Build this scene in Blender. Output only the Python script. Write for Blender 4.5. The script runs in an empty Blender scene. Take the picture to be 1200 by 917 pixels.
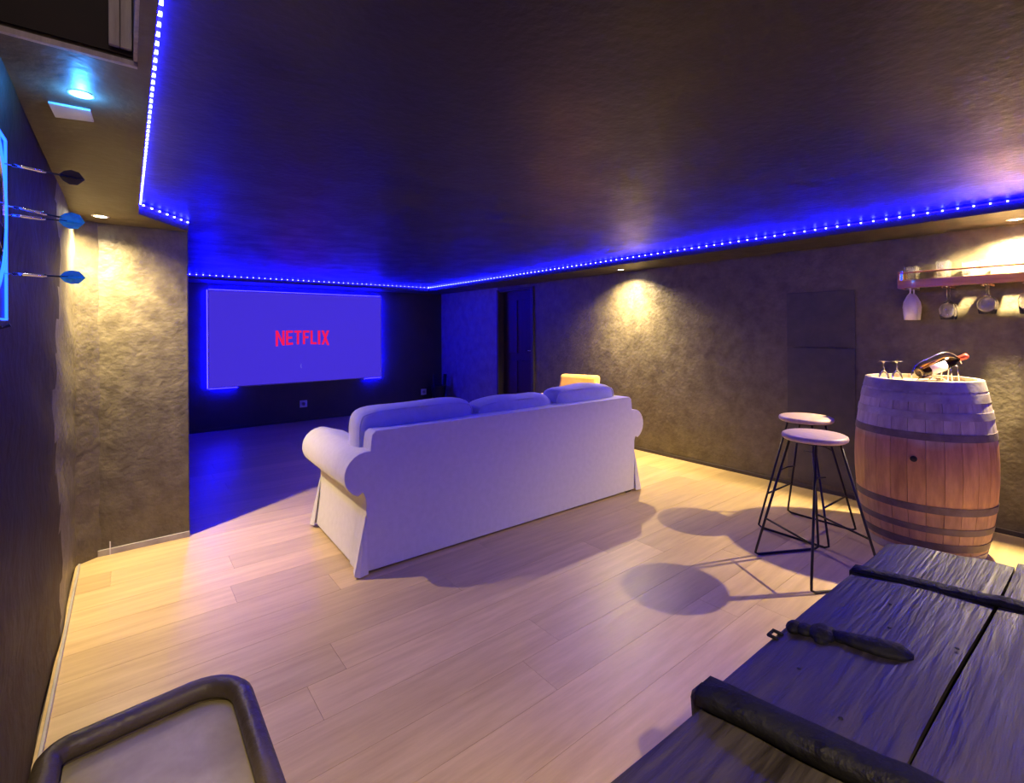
import bpy, bmesh, math, random
from mathutils import Vector, Matrix, Euler
from math import pi, sin, cos, radians
random.seed(7)
SC = bpy.context.scene
C = SC.collection

# ------------------------------------------------------------ camera
cam = bpy.data.cameras.new('camera')
cam.sensor_width = 36.0; cam.lens = 36.0 * 566 / 1200; cam.shift_y = -(458.5 - 387.3) / 1200
cam.clip_start = 0.02
camo = bpy.data.objects.new('camera', cam); C.objects.link(camo)
yaw = math.atan2(451, 566)
camo.matrix_world = Matrix.Translation((0, 0, 1.27)) @ Matrix.Rotation(-yaw, 4, 'Z') @ Matrix.Rotation(pi / 2, 4, 'X') @ Matrix.Rotation(-math.atan2(7, 1161), 4, 'Z')
SC.camera = camo
# ------------------------------------------------------------ world, exposure
w = bpy.data.worlds.new('world'); SC.world = w; w.use_nodes = True
w.node_tree.nodes['Background'].inputs[0].default_value = (0.02, 0.02, 0.03, 1)
w.node_tree.nodes['Background'].inputs[1].default_value = 0.2
SC.view_settings.view_transform = 'Standard'; SC.view_settings.look = 'None'
SC.view_settings.gamma = 1.0; SC.view_settings.use_curve_mapping = False
SC.view_settings.exposure = 1.56
WARM = (1.0, 0.76, 0.40)
SPOTS = [  # x, y, beam watts, beam degrees, flood watts, flood degrees, label
    (4.03, 3.23, 105, 100, 46, 142, 'small round lit ceiling spot in the right soffit, near the yellow armchair'),
    (4.04, 0.37, 125, 100, 100, 146, 'small round lit ceiling spot in the right soffit, above the glass shelf'),
    (-0.11, 3.41, 80, 108, 22, 142, 'small round lit ceiling spot close in front of the plastered pier'),
    (-0.08, -0.45, 120, 122, 5, 140, 'small round lit ceiling spot in the left soffit behind the stair opening'),
]
LED_STRIP = 150.0; LED_DOT = 6.0; SCREEN_STRIP = 95.0
BLUE = (0.00015, 0.00005, 1.0)

# ------------------------------------------------------------ helpers
def mb(): return bmesh.new()
def box(bm, x0, x1, y0, y1, z0, z1, rot=None, at=None):
    vs = [Vector((x, y, z)) for x in (x0, x1) for y in (y0, y1) for z in (z0, z1)]
    if rot is not None: vs = [rot @ v for v in vs]
    if at is not None: vs = [v + Vector(at) for v in vs]
    v = [bm.verts.new(p) for p in vs]
    for f in ((0, 1, 3, 2), (4, 6, 7, 5), (0, 4, 5, 1), (2, 3, 7, 6), (0, 2, 6, 4), (1, 5, 7, 3)):
        bm.faces.new([v[i] for i in f])
    return v
def lathe(bm, prof, n=24, at=(0, 0, 0), rot=None, a0=0, a1=2 * pi):
    full = abs(a1 - a0 - 2 * pi) < 1e-6
    m = n if full else n + 1
    rings = []
    for r, z in prof:
        ring = []
        for k in range(m):
            a = a0 + (a1 - a0) * k / n
            p = Vector((r * cos(a), r * sin(a), z))
            if rot is not None: p = rot @ p
            ring.append(bm.verts.new(p + Vector(at)))
            if r < 1e-6 and full: break
        rings.append(ring)
    for A, B in zip(rings, rings[1:]):
        for k in range(n):
            j = (k + 1) % m
            if len(A) == 1 and len(B) == 1: continue
            if len(A) == 1: bm.faces.new((A[0], B[k], B[j]))
            elif len(B) == 1: bm.faces.new((A[k], B[0], A[j]))
            else: bm.faces.new((A[k], B[k], B[j], A[j]))
def tube(bm, pts, r, n=8, closed=False):
    pts = [Vector(p) for p in pts]; m = len(pts); rings = []
    prev = None
    for i, p in enumerate(pts):
        if closed: t = (pts[(i + 1) % m] - pts[i - 1])
        else: t = pts[min(i + 1, m - 1)] - pts[max(i - 1, 0)]
        t.normalize()
        if prev is None:
            a = Vector((0, 0, 1)) if abs(t.z) < .9 else Vector((1, 0, 0))
            u = t.cross(a).normalized()
        else:
            u = (prev - t * prev.dot(t)).normalized()
        prev = u; v = t.cross(u)
        rr = r[i] if isinstance(r, (list, tuple)) else r
        rings.append([bm.verts.new(p + (u * cos(2 * pi * k / n) + v * sin(2 * pi * k / n)) * rr) for k in range(n)])
    for i in range(m if closed else m - 1):
        A, B = rings[i], rings[(i + 1) % m]
        for k in range(n): bm.faces.new((A[k], A[(k + 1) % n], B[(k + 1) % n], B[k]))
    if not closed:
        bm.faces.new(rings[0][::-1]); bm.faces.new(rings[-1])
def prism(bm, poly, a, b, axis='y'):
    """poly of 2D points extruded from a to b along axis"""
    def P(p, t):
        if axis == 'y': return Vector((p[0], t, p[1]))
        if axis == 'x': return Vector((t, p[0], p[1]))
        return Vector((p[0], p[1], t))
    A = [bm.verts.new(P(p, a)) for p in poly]; B = [bm.verts.new(P(p, b)) for p in poly]
    n = len(poly)
    bm.faces.new(A[::-1]); bm.faces.new(B)
    for i in range(n): bm.faces.new((A[i], A[(i + 1) % n], B[(i + 1) % n], B[i]))
def smoothed(path, k=3):
    for _ in range(k):
        q = [path[0]]
        for a, b in zip(path, path[1:]):
            a = Vector(a); b = Vector(b)
            q += [a.lerp(b, .25), a.lerp(b, .75)]
        q.append(path[-1]); path = q
    return path
def obj(name, bm, m, parent=None, smooth=False, bevel=0, seg=2, sub=0):
    bmesh.ops.recalc_face_normals(bm, faces=bm.faces[:])
    me = bpy.data.meshes.new(name); bm.to_mesh(me); bm.free()
    if m: me.materials.append(m)
    if smooth:
        for p in me.polygons: p.use_smooth = True
    o = bpy.data.objects.new(name, me); C.objects.link(o)
    if parent: o.parent = parent
    if bevel:
        b = o.modifiers.new('bevel', 'BEVEL'); b.width = bevel; b.segments = seg; b.limit_method = 'ANGLE'; b.angle_limit = radians(40)
    if sub:
        s = o.modifiers.new('sub', 'SUBSURF'); s.levels = sub; s.render_levels = sub
    if smooth and bevel:
        me.set_sharp_from_angle(angle=radians(50))
    return o
def sharp(o, a=45):
    o.data.set_sharp_from_angle(angle=radians(a)); return o
def tag(o, label, cat, group=None):
    o['label'] = label; o['category'] = cat
    if group: o['group'] = group
    return o
def thing(name, label, cat, loc=(0, 0, 0), rz=0, group=None):
    o = bpy.data.objects.new(name, None); C.objects.link(o)
    o.empty_display_size = .1
    o.location = loc; o.rotation_euler = (0, 0, rz)
    return tag(o, label, cat, group)
def struct(name, bm, m, parent=None, **k):
    o = obj(name, bm, m, parent, **k)
    if not parent: o['kind'] = 'structure'
    return o
def dup(root, loc, rz, label=None):
    r = root.copy(); C.objects.link(r); r.location = loc; r.rotation_euler = (0, 0, rz)
    if label: r['label'] = label
    for ch in list(root.children):
        c = ch.copy(); C.objects.link(c); c.parent = r
        for g in ch.children:
            d = g.copy(); C.objects.link(d); d.parent = c
    return r

# ------------------------------------------------------------ materials
def mat(name, col, rough=.5, metal=0, col2=None, scale=8, stretch=(1, 1, 1), bump=0, bscale=None, detail=6,
        rough2=None, spec=.5, sheen=0, rand=0, coat=0):
    m = bpy.data.materials.new(name); m.use_nodes = True
    nt = m.node_tree; N = nt.nodes; L = nt.links; b = N['Principled BSDF']
    b.inputs['Base Color'].default_value = (*col, 1); b.inputs['Roughness'].default_value = rough
    b.inputs['Metallic'].default_value = metal; b.inputs['Specular IOR Level'].default_value = spec
    b.inputs['Sheen Weight'].default_value = sheen; b.inputs['Coat Weight'].default_value = coat
    tc = N.new('ShaderNodeTexCoord'); mp = N.new('ShaderNodeMapping'); mp.inputs['Scale'].default_value = stretch
    L.new(tc.outputs['Object'], mp.inputs['Vector'])
    vec = mp.outputs['Vector']
    if rand:
        oi = N.new('ShaderNodeObjectInfo'); ad = N.new('ShaderNodeVectorMath'); ad.operation = 'ADD'
        sc = N.new('ShaderNodeVectorMath'); sc.operation = 'SCALE'; sc.inputs['Scale'].default_value = 37.0
        cb = N.new('ShaderNodeCombineXYZ'); 
        for i in range(3): L.new(oi.outputs['Random'], cb.inputs[i])
        L.new(cb.outputs[0], sc.inputs[0]); L.new(vec, ad.inputs[0]); L.new(sc.outputs[0], ad.inputs[1]); vec = ad.outputs[0]
    if col2 or rough2 is not None:
        nz = N.new('ShaderNodeTexNoise'); nz.inputs['Scale'].default_value = scale; nz.inputs['Detail'].default_value = detail
        nz.inputs['Roughness'].default_value = .62
        L.new(vec, nz.inputs['Vector'])
        cr = N.new('ShaderNodeValToRGB'); cr.color_ramp.elements[0].position = .32; cr.color_ramp.elements[1].position = .68
        L.new(nz.outputs['Fac'], cr.inputs['Fac'])
        cr.color_ramp.elements[0].color = (*(col2 or col), 1); cr.color_ramp.elements[1].color = (*col, 1)
        out = cr.outputs['Color']
        if rand:
            hs = N.new('ShaderNodeHueSaturation'); mr = N.new('ShaderNodeMapRange')
            mr.inputs['To Min'].default_value = 1 - rand; mr.inputs['To Max'].default_value = 1 + rand
            L.new(oi.outputs['Random'], mr.inputs['Value']); L.new(mr.outputs[0], hs.inputs['Value'])
            L.new(out, hs.inputs['Color']); out = hs.outputs['Color']
        L.new(out, b.inputs['Base Color'])
        if rough2 is not None:
            m2 = N.new('ShaderNodeMapRange'); m2.inputs['From Min'].default_value = .35; m2.inputs['From Max'].default_value = .65
            m2.inputs['To Min'].default_value = rough; m2.inputs['To Max'].default_value = rough2
            L.new(nz.outputs['Fac'], m2.inputs['Value']); L.new(m2.outputs[0], b.inputs['Roughness'])
    if bump:
        n2 = N.new('ShaderNodeTexNoise'); n2.inputs['Scale'].default_value = bscale or scale * 3; n2.inputs['Detail'].default_value = 5
        L.new(vec, n2.inputs['Vector'])
        bp = N.new('ShaderNodeBump'); bp.inputs['Strength'].default_value = bump; bp.inputs['Distance'].default_value = .01
        L.new(n2.outputs['Fac'], bp.inputs['Height']); L.new(bp.outputs[0], b.inputs['Normal'])
    return m
def emit(name, col, s):
    m = bpy.data.materials.new(name); m.use_nodes = True; b = m.node_tree.nodes['Principled BSDF']
    b.inputs['Base Color'].default_value = (0.02, 0.02, 0.02, 1)
    b.inputs['Emission Color'].default_value = (*col, 1); b.inputs['Emission Strength'].default_value = s
    return m
def glass(name, col=(1, 1, 1), rough=0.0, ior=1.45):
    m = bpy.data.materials.new(name); m.use_nodes = True; b = m.node_tree.nodes['Principled BSDF']
    b.inputs['Base Color'].default_value = (*col, 1); b.inputs['Roughness'].default_value = rough
    b.inputs['Transmission Weight'].default_value = 1; b.inputs['IOR'].default_value = ior
    return m
M = {}
M['plaster'] = mat('dark troweled plaster', (.150, .128, .080), .36, col2=(.075, .063, .040), scale=11, rough2=.55, bump=.5, bscale=34)
M['soffit'] = mat('dark troweled soffit plaster', (.12, .095, .06), .45, col2=(.07, .055, .035), scale=5, rough2=.6, bump=.25, bscale=26)
M['soffit_unlit'] = mat('soffit plaster darkened as unlit', (.045, .038, .034), .45, col2=(.03, .025, .022), scale=5, rough2=.6, bump=.2, bscale=26)  # darker copy of the soffit plaster, lack of light put into its colour
M['leftwall_unlit'] = mat('troweled plaster darkened as unlit', (.046, .024, .004), .6, col2=(.018, .010, .002), scale=7, rough2=.7, spec=.2, bump=.5, bscale=18)  # unlit stretch of the left wall, shade put into the colour
M['ceiling'] = mat('dark troweled ceiling plaster', (.030, .027, .023), .32, col2=(.020, .018, .016), scale=4, rough2=.46, bump=.22, bscale=30, spec=.28)
M['backwall'] = mat('near black plaster', (.05, .045, .05), .45, col2=(.035, .03, .035), scale=6, rough2=.6, bump=.2, bscale=24)
M['hatch'] = mat('painted hatch', (.085, .078, .062), .5, col2=(.055, .05, .042), scale=9, rough2=.6, bump=.2, bscale=30)
M['glow_plaster'] = mat('plaster lightened as lit past the door', (.34, .30, .30), .4, col2=(.22, .19, .19), scale=8, rough2=.55, bump=.3, bscale=30)  # same right wall, lightened to paint in the blue light by the corner
M['shaft'] = mat('dark timber of the opening', (.018, .006, .004), .7, col2=(.008, .003, .002), scale=6)
M['pale_board'] = mat('weathered white boards', (.55, .50, .47), .6, col2=(.36, .31, .29), scale=6, stretch=(8, 8, 1), bump=.2)
M['oak'] = mat('pale oak', (.62, .46, .225), .34, col2=(.48, .34, .16), scale=2.2, stretch=(1.2, 12, 6), rough2=.42, bump=.06, bscale=9, rand=.13, spec=.5)
M['subfloor'] = mat('subfloor', (.10, .07, .045), .8)
M['skirting'] = mat('grey metal skirting', (.42, .40, .36), .4, col2=(.32, .30, .27), scale=12)
M['door_dark'] = mat('dark red brown door', (.045, .016, .013), .5, col2=(.03, .01, .009), scale=5, stretch=(4, 4, .6))
M['frame_dark'] = mat('dark door frame', (.06, .05, .045), .35, col2=(.04, .03, .03), scale=9, rough2=.6)
M['linen'] = mat('white linen slipcover', (.66, .63, .60), .9, col2=(.60, .57, .54), scale=30, bump=.12, bscale=220, sheen=.25)
M['linen2'] = mat('pale grey lilac linen cushions', (.62, .60, .63), .9, col2=(.55, .53, .57), scale=24, bump=.15, bscale=180, sheen=.25)
M['dark_wood'] = mat('dark stained foot', (.03, .02, .015), .5)
M['mustard'] = mat('mustard fabric', (.88, .56, .13), .85, col2=(.78, .44, .08), scale=12, bump=.1, bscale=150, sheen=.3)
M['beige_cushion'] = mat('beige arm pad', (.66, .52, .34), .85, col2=(.55, .42, .26), scale=10)
M['blackplastic'] = mat('black plastic', (.012, .012, .014), .4, col2=(.008, .008, .009), scale=8)
M['blackmetal'] = mat('black painted steel', (.022, .016, .018), .38, metal=.3, col2=(.014, .01, .012), scale=20)
M['iron'] = mat('old black iron', (.016, .016, .018), .5, metal=.6, col2=(.007, .006, .006), scale=18, rough2=.75, bump=.6, bscale=60)
M['old_wood'] = mat('old dark stained plank', (.060, .050, .036), .40, col2=(.014, .011, .007), scale=5, stretch=(1, 11, 6), rough2=.60, bump=.4, bscale=8, rand=.2)
M['old_wood2'] = mat('old dark carcass plank', (.09, .07, .058), .5, col2=(.03, .022, .018), scale=5, stretch=(1, 6, 11), bump=.6, bscale=9, rand=.15)
M['seatwood'] = mat('pale wood seat', (.66, .50, .36), .45, col2=(.56, .41, .29), scale=6, stretch=(10, 1, 1), bump=.05)
M['zinc'] = mat('weathered galvanised hoop', (.50, .47, .42), .45, metal=.35, col2=(.26, .21, .18), scale=8, rough2=.7, bump=.2)
M['hoop_dark'] = mat('dark rusty hoop', (.20, .16, .15), .5, metal=.4, col2=(.10, .07, .06), scale=12, rough2=.7, bump=.2)
M['headwood'] = mat('barrel head oak', (.62, .45, .26), .5, col2=(.45, .31, .17), scale=5, stretch=(9, 1, 1), rand=.12, bump=.1)
M['shelfwood'] = mat('red brown varnished shelf wood', (.42, .19, .06), .3, col2=(.24, .10, .035), scale=6, stretch=(8, 1, 8), bump=.05, coat=.3)
M['chrome'] = mat('bright wire', (.8, .8, .82), .15, metal=1, col2=(.7, .7, .72), scale=20)
M['white_plastic'] = mat('white plastic', (.75, .75, .75), .4, col2=(.68, .68, .68), scale=10)
M['leather'] = mat('worn brown leather', (.12, .090, .035), .42, col2=(.06, .045, .018), scale=9, rough2=.6, bump=.3, bscale=60)
M['hide'] = mat('pale grey beige hide', (.52, .45, .26), .6, col2=(.30, .25, .14), scale=5, bump=.2, bscale=30, detail=4)
M['glass'] = glass('clear glass', (.96, .96, .98), .04); M['glass'].node_tree.nodes['Principled BSDF'].inputs['Transmission Weight'].default_value = .97
M['glass_frost'] = glass('frosted glass', (.92, .88, .95), .45); M['glass_frost'].node_tree.nodes['Principled BSDF'].inputs['Transmission Weight'].default_value = .45
M['bottle'] = glass('dark bottle glass', (.22, .12, .05), .03)
M['label'] = mat('white paper label', (.70, .64, .66), .6, col2=(.62, .56, .58), scale=14)
M['foil'] = mat('red foil', (.60, .10, .07), .35, metal=.3, col2=(.5, .07, .05), scale=20)
M['sisal'] = mat('dartboard fibre', (.05, .05, .06), .7, col2=(.02, .02, .03), scale=30)
M['flight'] = mat('turquoise flight', (.05, .85, .90), .5, col2=(.02, .45, .60), scale=90)
M['screenglow'] = emit('projected blue picture', (.045, .022, .55), .40)
M['logo'] = emit('projected red lettering', (1.0, .01, .09), .30)
M['logo_dim'] = emit('projected faint mark', (.16, .14, .85), .3)
M['led'] = emit('blue led chip', (.22, .26, 1.0), LED_DOT)
M['ledstrip'] = emit('blue led tape', BLUE, LED_STRIP)
M['screenstrip'] = emit('blue violet led tape behind screen', (.0016, .0010, 1.0), SCREEN_STRIP)
M['lampwarm'] = emit('warm lamp disc', (1, .86, .62), 30)
M['lampcyan'] = emit('cyan lamp disc', (.12, .50, 1.0), 12)
M['ringlight'] = emit('dartboard light ring', (.006, .05, 1.0), 3)

# barrel stave material: painted red-brown belly, grey weathered ends
def stave_mat():
    m = mat('oak stave, wine stained belly', (.3, .2, .1), .55, col2=(.2, .1, .05), scale=5, stretch=(5, 5, 1), bump=.35, bscale=7, rand=.05)
    nt = m.node_tree; N = nt.nodes; L = nt.links
    ramps = [n for n in N if n.type == 'VALTORGB'][0]
    ramps.color_ramp.elements[0].color = (.62, .56, .54, 1); ramps.color_ramp.elements[1].color = (1, 1, 1, 1)
    tc = [n for n in N if n.type == 'TEX_COORD'][0]
    sx = N.new('ShaderNodeSeparateXYZ'); L.new(tc.outputs['Object'], sx.inputs[0])
    nz = N.new('ShaderNodeTexNoise'); nz.inputs['Scale'].default_value = 5; L.new(tc.outputs['Object'], nz.inputs['Vector'])
    ma = N.new('ShaderNodeMath'); ma.operation = 'MULTIPLY_ADD'; ma.inputs[1].default_value = .10; L.new(nz.outputs['Fac'], ma.inputs[0]); L.new(sx.outputs['Z'], ma.inputs[2])
    cr = N.new('ShaderNodeValToRGB'); e = cr.color_ramp.elements
    e[0].position = 0; e[0].color = (.60, .38, .17, 1)
    e[1].position = 1; e[1].color = (.52, .46, .40, 1)
    for p, c in ((.30, (.52, .31, .15, 1)), (.36, (.78, .44, .14, 1)), (.52, (.66, .36, .12, 1)), (.68, (.50, .24, .13, 1)), (.75, (.50, .44, .40, 1))):
        x = e.new(p); x.color = c
    L.new(ma.outputs[0], cr.inputs['Fac'])
    hs = [n for n in N if n.type == 'HUE_SAT'][0]
    mx = N.new('ShaderNodeMix'); mx.data_type = 'RGBA'; mx.blend_type = 'MULTIPLY'; mx.inputs['Factor'].default_value = 1
    L.new(cr.outputs['Color'], mx.inputs['A']); L.new(hs.outputs['Color'], mx.inputs['B'])
    L.new(mx.outputs['Result'], N['Principled BSDF'].inputs['Base Color'])
    return m
M['stave'] = stave_mat()

# ------------------------------------------------------------ the room
XL, XR, YB, YF = -0.226, 4.23, 7.26, -2.6
ZC, ZS, ZU = 1.966, 1.90, 1.945     # tray ceiling, soffit underside
PX, PY = 0.30, 3.62                 # pier corner
b = mb(); box(b, XL - .1, XR + .1, YF - .1, YB + .1, -.10, -.014); floor = struct('floor', b, M['subfloor'])
y = YF; k = 0
while y < YB - .01:
    x = XL - random.uniform(.2, 1.6)
    w_ = .192
    while x < XR:
        ln = random.choice((1.9, 2.1, 1.5))
        x0, x1 = max(x, XL) + .0006, min(x + ln, XR) - .0006
        y1 = min(y + w_, YB)
        if x1 - x0 > .05:
            b = mb(); box(b, x0, x1, y + .0006, y1 - .0006, -.014, 0)
            obj('plank', b, M['oak'], floor); k += 1
        x += ln
    y += w_
# walls (right wall with the recessed door opening)
DY0, DY1, DZ = 4.86, 5.64, 1.86
b = mb()
box(b, XR, XR + .2, YF, DY0, 0, 2.1); box(b, XR, XR + .2, DY0, DY1, DZ, 2.1)
struct('wall_right', b, M['plaster'])
b = mb(); box(b, XR, XR + .2, DY1, YB, 0, 2.1); struct('wall_right_far', b, M['glow_plaster'])  # end of the right wall, its brighter lighting painted into the plaster
b = mb(); box(b, XL - .2, XR + .2, YB, YB + .2, 0, 2.1); struct('wall_back', b, M['backwall'])
b = mb(); box(b, XL - .2, XR + .2, YF - .2, YF, 0, 2.1); struct('wall_rear', b, M['plaster'])
# left wall, with hand-plastered uneven rounded corner to the pier
def wall_left():
    b = mb(); ys = [YF + i * (PY - YF) / 90 for i in range(91)]; zs = [i * 2.1 / 30 for i in range(31)]
    rnd = random.Random(3); grid = []
    for yy in ys:
        col = []
        for zz in zs:
            d = PY - yy
            r = .10
            off = 0
            if d < r: off = r - math.sqrt(max(0, r * r - (r - d) ** 2))
            off += .003 * sin(yy * 7.3 + zz * 3.1) * sin(zz * 9.0 + 1.7) + .004 * sin(zz * 23 + yy * 5)
            col.append(b.verts.new((XL + off, yy, zz)))
        grid.append(col)
    for i in range(90):
        for j in range(30): b.faces.new((grid[i][j], grid[i + 1][j], grid[i + 1][j + 1], grid[i][j + 1]))
    o = struct('wall_left', b, M['leftwall_unlit'], smooth=True)
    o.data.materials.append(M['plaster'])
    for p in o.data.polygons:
        if p.center.y > 2.72 + .12 * sin(p.center.z * 5): p.material_index = 1  # paler plaster on the lit stretch, so the light's edge is painted in
    return o
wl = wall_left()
b = mb(); box(b, XL - .2, XL - .02, YF, YB, 0, 2.9); struct('wall_left_core', b, M['plaster'])
b = mb(); box(b, XL - .02, PX, PY, PY + .32, 0, 2.1); struct('wall_pier', b, M['plaster'], bevel=.006)
b = mb(); box(b, XL - .05, XL, PY + .32, YB, 0, 2.1); struct('wall_alcove', b, M['backwall'])
# ceiling: high tray + lower soffits round the rim, stair opening in the left soffit
SX0, SX1, SY1 = 0.05, 3.72, 6.76
HY0, HY1, HX0, HX1 = 0.05, 1.45, XL + .01, 0.022
b = mb(); box(b, SX0 - .02, SX1 + .02, YF, SY1 + .02, ZC, ZC + .12); ceil = struct('ceiling', b, M['ceiling'])
def soffit(poly, m='soffit'):
    b = mb(); prism(b, poly, ZS, ZC + .12, 'z'); return obj('soffit', b, M[m], ceil)
soffit([(SX1, YF), (XR, YF), (XR, YB), (SX1, YB)], 'soffit_unlit')
soffit([(XL, SY1), (SX1, SY1), (SX1, YB), (XL, YB)], 'soffit_unlit')
soffit([(XL, HY1), (SX0, HY1), (SX0, 3.23), (PX, 3.60), (PX, PY + .0), (XL, PY)])
soffit([(XL, YF), (SX0, YF), (SX0, HY0), (XL, HY0)])
soffit([(SX0, YF), (SX1, YF), (SX1, YF + .5), (SX0, YF + .5)], 'soffit_unlit')
soffit([(HX1, HY0), (SX0, HY0), (SX0, HY1), (HX1, HY1)])
# stair opening shaft
b = mb()
box(b, XL - .02, SX0 + .3, HY1, HY1 + .04, ZC + .12, 2.9); box(b, XL - .02, SX0 + .3, HY0 - .04, HY0, ZC + .12, 2.9)
box(b, SX0 + .02, SX0 + .06, HY0, HY1, ZC + .12, 2.9); box(b, XL - .1, SX0 + .3, HY0, HY1, 2.9, 2.95)
obj('opening_lining', b, M['shaft'], ceil)
b = mb(); box(b, XL, HX1, HY1 - .006, HY1 - .0005, ZS + .02, ZC + .14); obj('opening_lining', b, M['shaft'], ceil)
b = mb(); box(b, XL, HX1, HY1 - .012, HY1, ZS - .004, ZS + .008); obj('opening_lip', b, M['pale_board'], ceil)
for x0, x1 in ((-.030, -.010), (-.009, .012)):
    b = mb(); box(b, x0, x1, HY1 - .018, HY1 - .007, ZS + .03, 2.6); t_ = struct('trim_1' if x0 < -.02 else 'trim_2', b, M['pale_board'], bevel=.002)
b = mb(); box(b, HX1 - .008, HX1 + .001, HY0, HY1 - .02, ZS + .004, 2.6); struct('trim_3', b, M['pale_board'], bevel=.001)
ld = bpy.data.lights.new('stair', 'POINT'); ld.energy = 3.2; ld.color = (1, .80, .72); ld.shadow_soft_size = .05
lo = bpy.data.objects.new('stair_light', ld); C.objects.link(lo); lo.location = (-.10, .35, 2.75)
# soffit blocks between pier top and tray (dark plaster head over the pier is part of the soffit)
# skirtings
b = mb(); box(b, XL + .09, PX, PY - .012, PY, 0, .035); struct('baseboard_pier', b, M['skirting'], bevel=.002)
b = mb(); box(b, -.085, -.079, PY - .016, PY - .01, 0, .075); struct('trim_4', b, M['white_plastic'])
b = mb(); box(b, XR - .012, XR, YF, DY0 - .05, 0, .03); struct('baseboard_right', b, M['frame_dark'], bevel=.002)
b = mb(); box(b, XL + .012, XL + .022, YF, PY - .1, 0, .02); struct('baseboard_left', b, M['skirting'], bevel=.002)
b = mb(); box(b, .3, XR - .02, YB - .012, YB, 0, .04); struct('baseboard_back', b, M['backwall'], bevel=.002)
# door 1: recessed dark door, with frame
b = mb(); box(b, XR + .09, XR + .13, DY0 + .03, DY1 - .03, .008, DZ - .03); d1 = struct('door_1', b, M['door_dark'])
for z0, z1 in ((.15, .85), (.95, 1.7)):
    for ya, yb in ((DY0 + .12, (DY0 + DY1) / 2 - .04), ((DY0 + DY1) / 2 + .04, DY1 - .12)):
        b = mb(); box(b, XR + .078, XR + .09, ya, yb, z0, z1); obj('door_panel', b, M['door_dark'], d1, bevel=.008)
b = mb(); tube(b, [(XR + .085, DY0 + .08, 1.0), (XR + .03, DY0 + .08, 1.0), (XR + .03, DY0 + .19, 1.0)], .009); obj('door_handle', b, M['chrome'], d1, smooth=True)
for ya, yb, n in ((DY0 - .03, DY0 + .03, 'door_jamb'), (DY1 - .03, DY1 + .01, 'door_jamb')):
    b = mb(); box(b, XR - .02, XR + .13, ya, yb, 0, DZ); obj(n, b, M['frame_dark'], d1, bevel=.006)
b = mb(); box(b, XR - .004, XR + .13, DY0 + .03, DY1 - .03, DZ - .03, DZ); obj('door_head', b, M['frame_dark'], d1)
# door 2: flush painted hatch in the right wall beside the barrel
b = mb(); box(b, XR - .006, XR, 1.215, 1.69, .06, 1.12); d2 = struct('door_2', b, M['hatch'], bevel=.003)
b = mb(); box(b, XR - .006, XR, 1.215, 1.69, 1.128, 1.56); obj('door_panel', b, M['hatch'], d2, bevel=.003)
b = mb(); box(b, XR - .010, XR, 1.26, 1.56, 1.1215, 1.1265); obj('seam_strip', b, M['frame_dark'], d2)

# ------------------------------------------------------------ blue LED tape round the tray
def led_mesh():
    b = mb(); box(b, -.0038, .0038, -.0038, .0038, -.0038, .0038); me = bpy.data.meshes.new('led'); b.to_mesh(me); b.free(); me.materials.append(M['led']); return me
LM = led_mesh()
ZL = 1.952
def led_run(p0, p1, nrm, label, sp=.0665):
    p0 = Vector(p0); p1 = Vector(p1); d = p1 - p0; L_ = d.length; d.normalize(); nrm = Vector(nrm)
    t = thing('led_strip', label, 'light strip', (p0 + nrm * .002), math.atan2(d.y, d.x), group='blue light strips round the ceiling')
    loc_n = Vector((0, 1, 0)) if d.cross(nrm).z > 0 else Vector((0, -1, 0))
    b = mb(); s = loc_n.y
    box(b, 0, L_, min(0, s * .003), max(0, s * .003), -.0035, .0035); obj('tape', b, M['ledstrip'], t)
    n = int(L_ / sp)
    for i in range(n + 1):
        o = bpy.data.objects.new('led', LM); C.objects.link(o); o.parent = t; o.location = (min(i * sp + .02, L_ - .005), s * .006, 0)
led_run((SX1, -.25, ZL), (SX1, SY1, ZL), (-1, 0, 0), 'long blue light strip running above the right wall from the shelf to the far corner')
led_run((SX1, SY1, ZL), (XL + .3, SY1, ZL), (0, -1, 0), 'blue light strip running above the projection screen wall')
led_run((PX, 3.60, ZL), (SX0, 3.23, ZL), Vector((.83, -.56, 0)).normalized(), 'short slanting blue light strip above the plastered pier')
led_run((SX0, 3.23, ZL), (SX0, .70, ZL), (1, 0, 0), 'blue light strip along the left soffit edge, nearest the stair opening', sp=.045)
led_run((SX0 + .1, YF + .502, ZL), (SX1 - .05, YF + .502, ZL), (0, 1, 0), 'blue light strip across the rear of the room, behind the camera', sp=.2)
led_run((SX1, YF + .55, ZL), (SX1, -.30, ZL), (-1, 0, 0), 'blue light strip above the right wall, nearer than the shelf spot', sp=.2)
# ------------------------------------------------------------ downlights
for i, (x, y, bw_, bc_, fw_, fc_, lab) in enumerate(SPOTS):
    t = thing('ceiling_spotlight', lab, 'spotlight', (x, y, ZS), group='recessed ceiling spotlights')
    b = mb(); lathe(b, [(.026, .0), (.026, -.004), (.037, -.003), (.040, 0), (.026, 0)], 28); obj('trim_ring', b, M['white_plastic'], t, smooth=True)
    b = mb(); lathe(b, [(0, -.002), (.026, -.002)], 24); obj('lamp_lens', b, M['lampwarm'], t)
    for wt, cone, bl in ((bw_, bc_, 1.0), (fw_, fc_, .6)):
        ld = bpy.data.lights.new('spot', 'SPOT'); ld.energy = wt; ld.color = WARM; ld.spot_size = radians(cone); ld.spot_blend = bl; ld.shadow_soft_size = .018
        lo = bpy.data.objects.new('lamp', ld); C.objects.link(lo); lo.location = (0, 0, -.012); lo.parent = t
t = thing('blue_spotlight', 'small ceiling light glowing cyan blue beside the stair opening', 'spotlight', (-.092, 1.70, ZS))
b = mb(); lathe(b, [(0, -.002), (.012, -.003), (.018, -.002)], 24); obj('lamp_lens', b, M['lampcyan'], t)
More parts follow.
